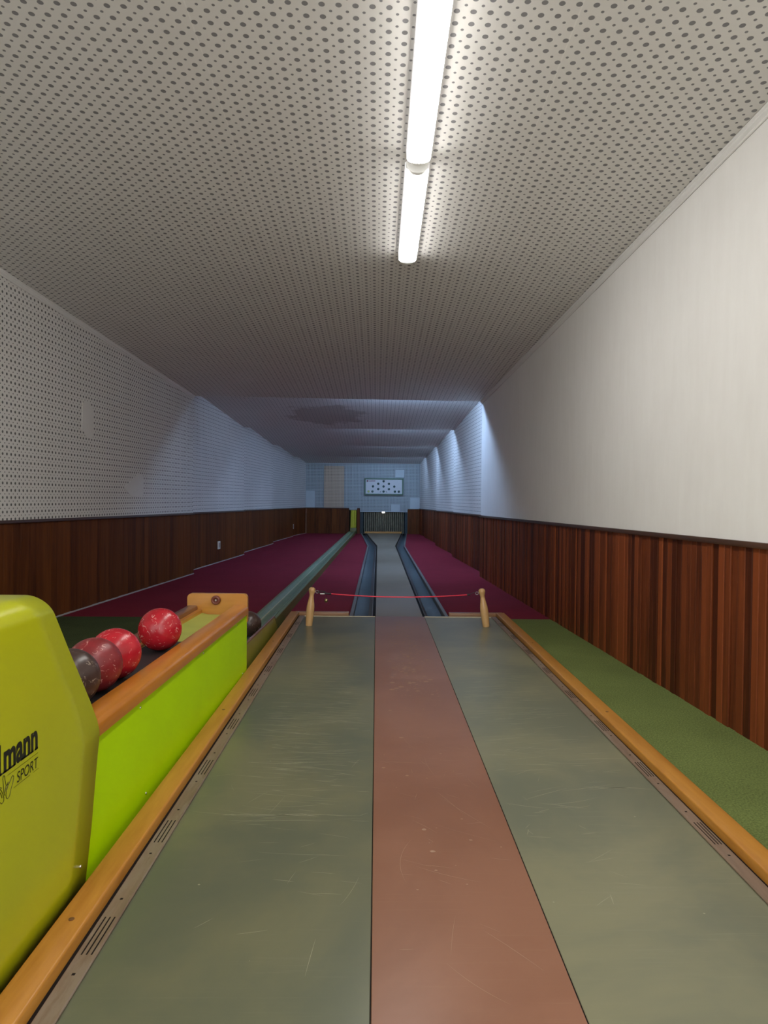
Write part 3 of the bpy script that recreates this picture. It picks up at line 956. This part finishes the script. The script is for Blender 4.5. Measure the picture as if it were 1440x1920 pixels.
# slab feet and the cut-off letter before the word
for yc in (1.3255, 1.342, 1.357, 1.373, 1.412, 1.428, 1.447, 1.466):
    flat_rect(bm, (yc - .0075) * k_, (yc + .0075) * k_, tz(.3745), tz(.3785), o_=ho)
flat_rect(bm, 1.306 * k_, 1.3275 * k_, tz(.3745), tz(.433), o_=ho)
bm.to_mesh(lt.data)
bm.free()
flat_text('lettering', 'SPORT', 1.387 * k_, tz(.3365), .0215 * k_, .087 * k_, M['black_print'], hd, 0.0, 0.12)
bm = bmesh.new()
for y0, y1, zc in ((1.352, 1.474, .366), (1.374, 1.440, .3325), (1.452, 1.476, .3325)):
    flat_rect(bm, y0 * k_, y1 * k_, tz(zc) - .0004, tz(zc) + .0004)
# open hand emblem drawn in outline (photo pixels measured on the sheet plane)
HAND = [[(1.3424, 0.3312), (1.3388, 0.3384), (1.3365, 0.3537), (1.3348, 0.3658), (1.3362, 0.3704), (1.3394, 0.3704), (1.342, 0.3677), (1.343, 0.3606), (1.3466, 0.3486), (1.3488, 0.3487), (1.3534, 0.3516), (1.3553, 0.3518)], [(1.347, 0.3379), (1.3488, 0.342), (1.3552, 0.347), (1.3627, 0.3518), (1.3677, 0.3575), (1.3711, 0.3581), (1.3745, 0.356), (1.3753, 0.3526), (1.372, 0.3451), (1.3673, 0.3382), (1.3639, 0.3328), (1.3607, 0.3254), (1.3561, 0.3216), (1.3515, 0.3214), (1.3473, 0.3248), (1.346, 0.3306), (1.347, 0.3379)], [(1.3488, 0.3477), (1.3516, 0.3485), (1.3562, 0.3481)], [(1.3388, 0.3384), (1.3424, 0.3379), (1.3466, 0.3486)], [(1.3488, 0.3391), (1.3525, 0.3443), (1.3543, 0.3474)], [(1.3257, 0.3501), (1.3299, 0.345), (1.3352, 0.3371), (1.3383, 0.3282), (1.3379, 0.3227), (1.3343, 0.3204), (1.3298, 0.3209), (1.3256, 0.3251)], [(1.3257, 0.3534), (1.3308, 0.3503), (1.3264, 0.3498)], [(1.3256, 0.3435), (1.3299, 0.3365), (1.3316, 0.331)]]
for line in HAND:
    tube(bm, [(hx + .0003, y * k_, tz(z)) for y, z in line], .0007, 5)
from_bm('hand_emblem', bm, M['dark_print'], hd, False, ho, recalc=False)
for yy, zz in ((1.610, .055), (1.52, .66)):
    bm = bmesh.new()
    lathe(bm, [(.004, 0), (.0035, .0015), (0, .002)], 10, Matrix.Translation((hx, yy, zz if zz < .6 else .05)) @ Matrix.Rotation(math.pi / 2, 4, 'Y'))
    from_bm('screw', bm, M['steel'], hd, True, ho)
    break

# ------------------------------------------------------------------ rope posts (small wooden pins) and the rope
def rope_post(loc, tilt, label, hook_dir):
    r = empty('rope_post', loc, label, 'rope post', 0, 'pin-shaped rope posts')
    r.rotation_euler = (0, tilt, 0)
    bm = bmesh.new()
    H_ = .272
    pr = [(0.0235, 0), (0.0245, .004), (.0255, .03), (.0270, .07), (.0283, .11), (.0275, .135), (.0240, .160), (.0190, .185), (.0160, .205), (.0155, .215), (.0175, .226), (.0215, .238), (.0238, .248), (.0232, .258), (.0185, .267), (.0100, .272), (0, .2735)]
    lathe(bm, pr, 40)
    from_bm('pin_body', bm, M['pin'], r, True)
    bm = bmesh.new()
    pts = [(hook_dir * .020, 0, .244)] + [(hook_dir * (.036 - .010 * math.cos(a)), 0, .243 + .010 * math.sin(a)) for a in [k * math.pi / 6 for k in range(0, 13)]]
    tube(bm, pts, .0016, 8)
    from_bm('eye_screw', bm, M['steel'], r, True)
    return r
PL = Vector((-.471, 5.0, 0)); PR = Vector((.783, 5.0, 0.001))
rope_post(PL, 0.085, 'pale wooden pin-shaped post at the left end of the red rope', 1)
rope_post(PR, -0.135, 'pale wooden pin-shaped post leaning at the right end of the red rope', -1)
pl_eye = PL + Vector((.046 * math.cos(.085) + .243 * math.sin(.085), 0, .243 * math.cos(.085) - .004))
pr_eye = PR + Vector((-.046 * math.cos(.135) - .243 * math.sin(.135), 0, .243 * math.cos(.135) + .0))
rp = empty('barrier_rope', PL, 'thin red rope with a bell hung between two wooden pins', 'barrier rope')
ca, cb = pl_eye + Vector((.082, 0, -.012)), pr_eye + Vector((-.055, 0, -.016))
bm = bmesh.new()
pts = []
for k in range(33):
    t_ = k / 32
    p = ca.lerp(cb, t_)
    p.z -= .020 * 4 * t_ * (1 - t_)
    pts.append(p)
tube(bm, pts, .0042, 10)
from_bm('cord', bm, M['cord'], rp, True, PL)
for p, q_ in ((ca + Vector((-.040, 0, .003)), ca + Vector((.008, 0, -.001))), (cb + Vector((-.006, 0, 0)), cb + Vector((.016, 0, .002)))):
    bm = bmesh.new()
    tube(bm, [p, p.lerp(q_, .5), q_], .0062, 10)
    from_bm('sleeve', bm, M['rubber'], rp, True, PL)
# snap hook at the left, wire loop at the right
bm = bmesh.new()
c = pl_eye + Vector((.020, 0, -.001))
pts = [c + Vector((.026 * math.cos(a), 0, .0075 * math.sin(a))) for a in [k * math.pi / 12 for k in range(25)]]
tube(bm, pts, .0030, 8)
from_bm('snap_hook', bm, M['rubber'], rp, True, PL)
box('tag', pl_eye.x + .012, pl_eye.x + .044, PL.y - .006, PL.y - .004, pl_eye.z - .016, pl_eye.z - .008, M['switch'], rp, 0.0008, 1, PL)['label'] = 'small white tag'
bm = bmesh.new()
mid = (cb + pr_eye) / 2 + Vector((0, 0, .004))
tube(bm, [cb + Vector((.014, 0, .002)), mid, pr_eye + Vector((0.004, 0, 0))], .0018, 8)
from_bm('wire_loop', bm, M['rubber'], rp, True, PL)
bell_at = pl_eye + Vector((.056, 0, -.010))
bm = bmesh.new()
tube(bm, [bell_at, bell_at + Vector((-.001, 0, -.018)), bell_at + Vector((-.002, 0, -.034))], .0009, 6)
bs = from_bm('bell_string', bm, M['rubber'], rp, True, PL)
bm = bmesh.new()
lathe(bm, [(0, -.015), (.006, -.0135), (.0115, -.008), (.0125, -.001), (.0128, 0), (.0125, .001), (.0115, .008), (.006, .0135), (.002, .015), (.002, .018), (0, .018)], 24, Matrix.Translation(bell_at + Vector((-.002, 0, -.050))))
from_bm('bell', bm, M['brass'], rp, True, PL)

# ------------------------------------------------------------------ ceiling battens
def ceil_z(x, y, i=0):
    tt = (y - YS[i]) / (YS[i + 1] - YS[i])
    l, r = lerp(LX[i][0], LX[i][1], tt), lerp(RX[i][0], RX[i][1], tt)
    s = (x - l) / (r - l)
    return lerp(lerp(CST[i][0], CST[i][1], s), lerp(LIP[i][0], LIP[i][1], s), tt)
def batten(y0, y1, label, xc=.168):
    z0 = ceil_z(xc, y0) - .001; z1 = ceil_z(xc, y1) - .001
    ym = (y0 + y1) / 2
    root = (xc, ym, (z0 + z1) / 2)
    r = empty('ceiling_light', root, label, 'ceiling light', 0, 'batten lights in a row on the ceiling')
    L = y1 - y0
    def st(y): 
        zz = lerp(z0, z1, (y - y0) / L)
        return lambda u, v: Vector((xc + u, y, zz - v))
    hw, dp = .050, .056
    def prof(hw, dp, zs=.036):
        p = [(-hw, zs - .004)]
        for k in range(0, 17):
            a = math.pi - k / 16 * math.pi
            p.append((hw * math.cos(a), zs + (dp - zs) * max(math.sin(a), 0) ** .8))
        p.append((hw, zs - .004))
        return p
    bm = bmesh.new()
    bm_prism(bm, prof(hw, dp), [st(y0 + .022), st(y1 - .022)])
    from_bm('diffuser', bm, M['lamp_glow'], r, True, root)
    for a, b in ((y0, y0 + .0215), (y1 - .0215, y1)):
        bm = bmesh.new()
        bm_prism(bm, prof(hw + .001, dp + .001, .012), [st(a), st(b)])
        from_bm('end_cap', bm, M['lamp_cap'], r, True, root)
    bm = bmesh.new()
    bm_prism(bm, [(-hw - .004, 0), (hw + .004, 0), (hw + .002, .034), (-hw - .002, .034)], [st(y0 + .022), st(y1 - .022)])
    from_bm('side_shell', bm, M['lamp_side'], r, False, root)
batten(3.155, 4.19, 'glowing white batten light on the ceiling, second and smaller one in view')
batten(2.065, 3.10, 'glowing white batten light on the ceiling, nearer one cut by the top of frame')
batten(0.60, 1.635, 'added unseen batten light overhead, just above the camera')  # out of view, added for more brightness
batten(-0.90, 0.135, 'added unseen batten light overhead, behind the camera')  # second unseen batten, added to brighten the near end

# cold tubes lying behind the ceiling steps
def cold_tube(i, x0, x1, nth_):
    y = YS[i + 1]
    zl = (LIP[i][0] + LIP[i][1]) / 2
    loc = ((x0 + x1) / 2, y + .078, zl + .052)
    r = empty('tube_light', loc, 'cold blue-white tube hidden behind the %s ceiling step' % nth_, 'tube light', 0, 'tubes behind the ceiling steps')
    hl = (x1 - x0) / 2
    bm = bmesh.new()
    lathe(bm, [(.013, -hl + .03), (.013, hl - .03)], 20, Matrix.Rotation(math.pi / 2, 4, 'Y'))
    from_bm('tube', bm, M['tube_glow_%d' % i], r, True)
    for sgn in (-1, 1):
        bm = bmesh.new()
        a, b = sorted((sgn * (hl - .029), sgn * hl))
        bm_box(bm, a, b, -.018, .018, -.018, .06, .003, 1)
        from_bm('socket', bm, M['white'], r, True)
    bm = bmesh.new()
    bm_box(bm, -hl, hl, -.074, -.02, .034, .058, .003, 1)
    from_bm('base_tray', bm, M['white'], r, True)
for i, nth_ in enumerate(('first', 'second', 'third', 'fourth')):
    cold_tube(i, -.25, .95, nth_)

# ------------------------------------------------------------------ pin pit at the end
po = (.19, 18.6, 0)
pc = empty('strip_curtain', po, 'olive-brown strip curtain closing the pin pit', 'curtain')
n = 21
for k in range(n):
    x0 = lerp(-.335, .725, k / n)
    x1 = lerp(-.335, .725, (k + 1) / n)
    bm = bmesh.new()
    wv = .022
    prof = [(x0 + .002, 0), (lerp(x0, x1, .25), -wv), (lerp(x0, x1, .7), -wv * .8), (x1 - .006, .002), (x1 - .006, .006), (lerp(x0, x1, .7), -wv * .8 + .005), (lerp(x0, x1, .25), -wv + .005), (x0 + .002, .005)]
    sw = random.uniform(-.004, .004)
    bm_prism(bm, prof, [lambda u, v: Vector((u, 18.585 + v + sw, -.02)), lambda u, v: Vector((u, 18.585 + v, .545))])
    from_bm('strip', bm, M['curtain'], pc, True, po)
box('hanging_rail', -.40, .78, 18.592, 18.61, .525, .550, M['dark_teal'], pc, 0.002, 1, po)
for x0, x1 in ((-.43, -.345), (.735, .81)):
    o = box('pit_cheek', x0, x1, 18.515, 18.56, -.03, .55, M['dark_teal'], None, .003, 1)
    tag(o, 'dark teal cheek board on the %s side of the pin pit' % ('left' if x0 < 0 else 'right'), 'cheek board')
o = box('pit_board', -.305, .655, 18.432, 18.456, -.001, .046, M['oak_x'], None, .002, 1)
tag(o, 'light orange board lying across the lane end before the curtain', 'board')
lo = (.177, 18.49, .553)
pl_ = empty('pit_lamp', lo, 'tiny bright lamp at the top edge of the pit curtain', 'lamp')
box('housing', -.042, .042, -.03, .005, -.012, .012, M['switch'], pl_, .003, 1)
box('lens', -.035, .035, -.036, -.028, -.026, .006, M['pit_glow'], pl_, .003, 1)
# yellow ball chute
cho = (-.60, 18.5, 0)
ch = empty('ball_chute', cho, 'yellow-green upright ball chute beside the pin pit', 'ball chute')
bm = bmesh.new()
bm_prism(bm, [(-.080, .05), (-.080, -.01), (-.072, -.022), (-.030, -.028), (-.012, -.012), (.012, -.012), (.030, -.028), (.052, -.026), (.060, .0), (.060, .05)],
         [lambda u, v: Vector((-.60 + u, 18.52 + v, .135)), lambda u, v: Vector((-.592 + u, 18.52 + v, .592))])
from_bm('chute_body', bm, M['chute'], ch, True, cho)
for u in (.038, .066):
    bm = bmesh.new()
    tube(bm, [(-.6 + u, 18.49, .14), (-.594 + u, 18.49, .59)], .007, 8)
    from_bm('guide_rod', bm, M['chute'], ch, True, cho)
box('chute_foot', -.690, -.520, 18.465, 18.56, -.03, .135, M['channel_side'], ch, .006, 2, cho)

# score board
so = (.186, 18.45, 1.21)
sb = empty('score_board', so, 'white score board with green lamps hung on the end wall', 'score board')
X0, X1, Z0, Z1 = -.322 - so[0], .694 - so[0], .992 - so[2], 1.431 - so[2]
fwid = .036
bm = bmesh.new()
bm_box(bm, X0, X1, -.02, .045, Z1 - fwid, Z1, .003, 1)
bm_box(bm, X0, X1, -.02, .045, Z0, Z0 + fwid, .003, 1)
bm_box(bm, X0, X0 + fwid, -.02, .045, Z0 + fwid, Z1 - fwid, .003, 1)
bm_box(bm, X1 - fwid, X1, -.02, .045, Z0 + fwid, Z1 - fwid, .003, 1)
from_bm('frame', bm, M['frame_green'], sb, True)
box('panel', X0 + .02, X1 - .02, 0.0, .04, Z0 + .02, Z1 - .02, M['board_white'], sb)
def bp_(cx, cy):
    return (lerp(X0, X1, (cx - 743) / (1178 - 743)), lerp(Z1, Z0, (cy - 218) / (412 - 218)))
for k, (cx, cy) in enumerate([(957, 253), (898, 282), (1016, 282), (839, 313), (957, 313), (1076, 313), (898, 342), (1016, 342), (957, 371), (834, 371), (1083, 371), (1127, 371), (790, 371)]):
    x, z = bp_(cx, cy)
    bm = bmesh.new()
    lathe(bm, [(.031, 0), (.030, .008), (.020, .014), (0, .017)], 24, Matrix.Translation((x, 0, z)) @ Matrix.Rotation(math.pi / 2, 4, 'X'))
    o = from_bm('indicator_lamp', bm, M['lens_yellow'] if k == 12 else M['lens'], sb, True)
    if k == 12: o['label'] = 'yellow-green lamp'
for (cx, cy), sgn in (((922, 372), 1), ((991, 372), -1)):
    x, z = bp_(cx, cy)
    bm = bmesh.new()
    p = [(-.022, -.018), (.0, -.022), (.024, .022), (.008, .010)]
    p = [(sgn * a, b) for a, b in p]
    bm_prism(bm, p if sgn > 0 else p[::-1], [lambda u, v: Vector((x + u, -.004, z + v)), lambda u, v: Vector((x + u, .002, z + v))])
    from_bm('arrow_lamp', bm, M['lens'], sb)
# maker's mark, too small to read in the photo: a square and a word-sized bar
for (a, b, c, d), m in (((768, 241, 785, 262), 'print_red'), ((792, 243, 862, 259), 'print_red')):
    (x0, z1), (x1, z0) = bp_(a, b), bp_(c, d)
    if x1 - x0 < .06:
        box('printed_mark', x0, x1, -.0015, .001, z0, z1, M[m], sb)
    else:
        bm = bmesh.new()
        xx = x0
        while xx < x1 - .008:
            wd = random.choice([.010, .012, .008])
            tall = random.choice([.75, .75, 1.0])
            bm_box(bm, xx, xx + wd, -.0015, .001, z0 + .004, z0 + .004 + (z1 - z0 - .006) * tall)
            xx += wd + .004
        from_bm('printed_mark', bm, M[m], sb)

# filler boards and the beige panel on the end wall
def filler(x0, x1, z0, z1, label, mat='blank_back', th=.012):
    o = box('filler_board', x0, x1, 18.5 - th, 18.4995, z0, z1, M[mat], None, .002, 1)
    tag(o, label, 'filler board')
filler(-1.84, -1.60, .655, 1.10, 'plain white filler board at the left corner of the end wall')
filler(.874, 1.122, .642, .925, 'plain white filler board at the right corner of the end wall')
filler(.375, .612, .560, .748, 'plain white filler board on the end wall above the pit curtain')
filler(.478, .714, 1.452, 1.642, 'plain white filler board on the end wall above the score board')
o = box('beige_panel', -1.369, -.848, 18.47, 18.4995, .655, 1.735, M['beige'], None, .003, 1)
tag(o, 'tall beige panel on the end wall left of the score board', 'panel')
me = o.data
ul = me.uv_layers.new(name='UVMap') if not me.uv_layers else me.uv_layers[0]
for lp in me.loops:
    c = me.vertices[lp.vertex_index].co
    ul.data[lp.index].uv = (c.x, c.z)
o = box('corner_post', -1.865, -1.815, 18.44, 18.485, -.02, .63, M['dark_oak'], None, .004, 1)
tag(o, 'slim wooden post in the left corner of the end wall', 'post')

# filler boards on the left wall and wall sockets
def wall_frame(y, i=0):
    d = Vector((LX[i][1] - LX[i][0], YS[i + 1] - YS[i], 0)).normalized()
    return Vector((wall_x(LX, y, i), y, 0)), d, Vector((d.y, -d.x, 0))
def on_left_wall(name, poly, th, mat, parent, i=0, off=None):
    """poly: (y, z) outline"""
    bm = bmesh.new()
    def st(h):
        def f(y, z):
            p, d, n_ = wall_frame(y, i)
            return p + n_ * h + Vector((0, 0, z))
        return f
    bm_prism(bm, poly, [st(-.002), st(th)])
    return from_bm(name, bm, mat, parent, False, off)
o = on_left_wall('filler_board', [(5.79, 1.44), (5.90, 1.38), (5.98, 1.40), (5.99, 1.60), (5.93, 1.68), (5.80, 1.66)], .003, M['blank'], None)
tag(o, 'pale repaired patch high on the left wall', 'filler board')
o = on_left_wall('filler_board', [(6.58, .98), (6.75, .90), (7.02, .89), (7.03, 1.09), (6.92, 1.13), (6.72, 1.04)], .003, M['blank'], None)
tag(o, 'pale repaired patch on the left wall just above the panelling', 'filler board')
def socket(y, z, i, label, hw=.05, hh=.055):
    p, d, n_ = wall_frame(y, i)
    off = p + Vector((0, 0, z))
    r = empty('wall_socket', off, label, 'wall socket')
    on_left_wall('cover_plate', [(y - hw, z - hh), (y + hw, z - hh), (y + hw, z + hh), (y - hw, z + hh)], .022, M['switch'], r, i, off)
    on_left_wall('rocker', [(y - hw * .5, z - hh * .6), (y + hw * .5, z - hh * .6), (y + hw * .5, z + hh * .6), (y - hw * .5, z + hh * .6)], .026, M['skirt'], r, i, off)
socket(10.0, .226, 1, 'small white socket low on the left panelling, nearer one')
socket(17.15, .21, 4, 'small white socket low on the left panelling near the end wall')
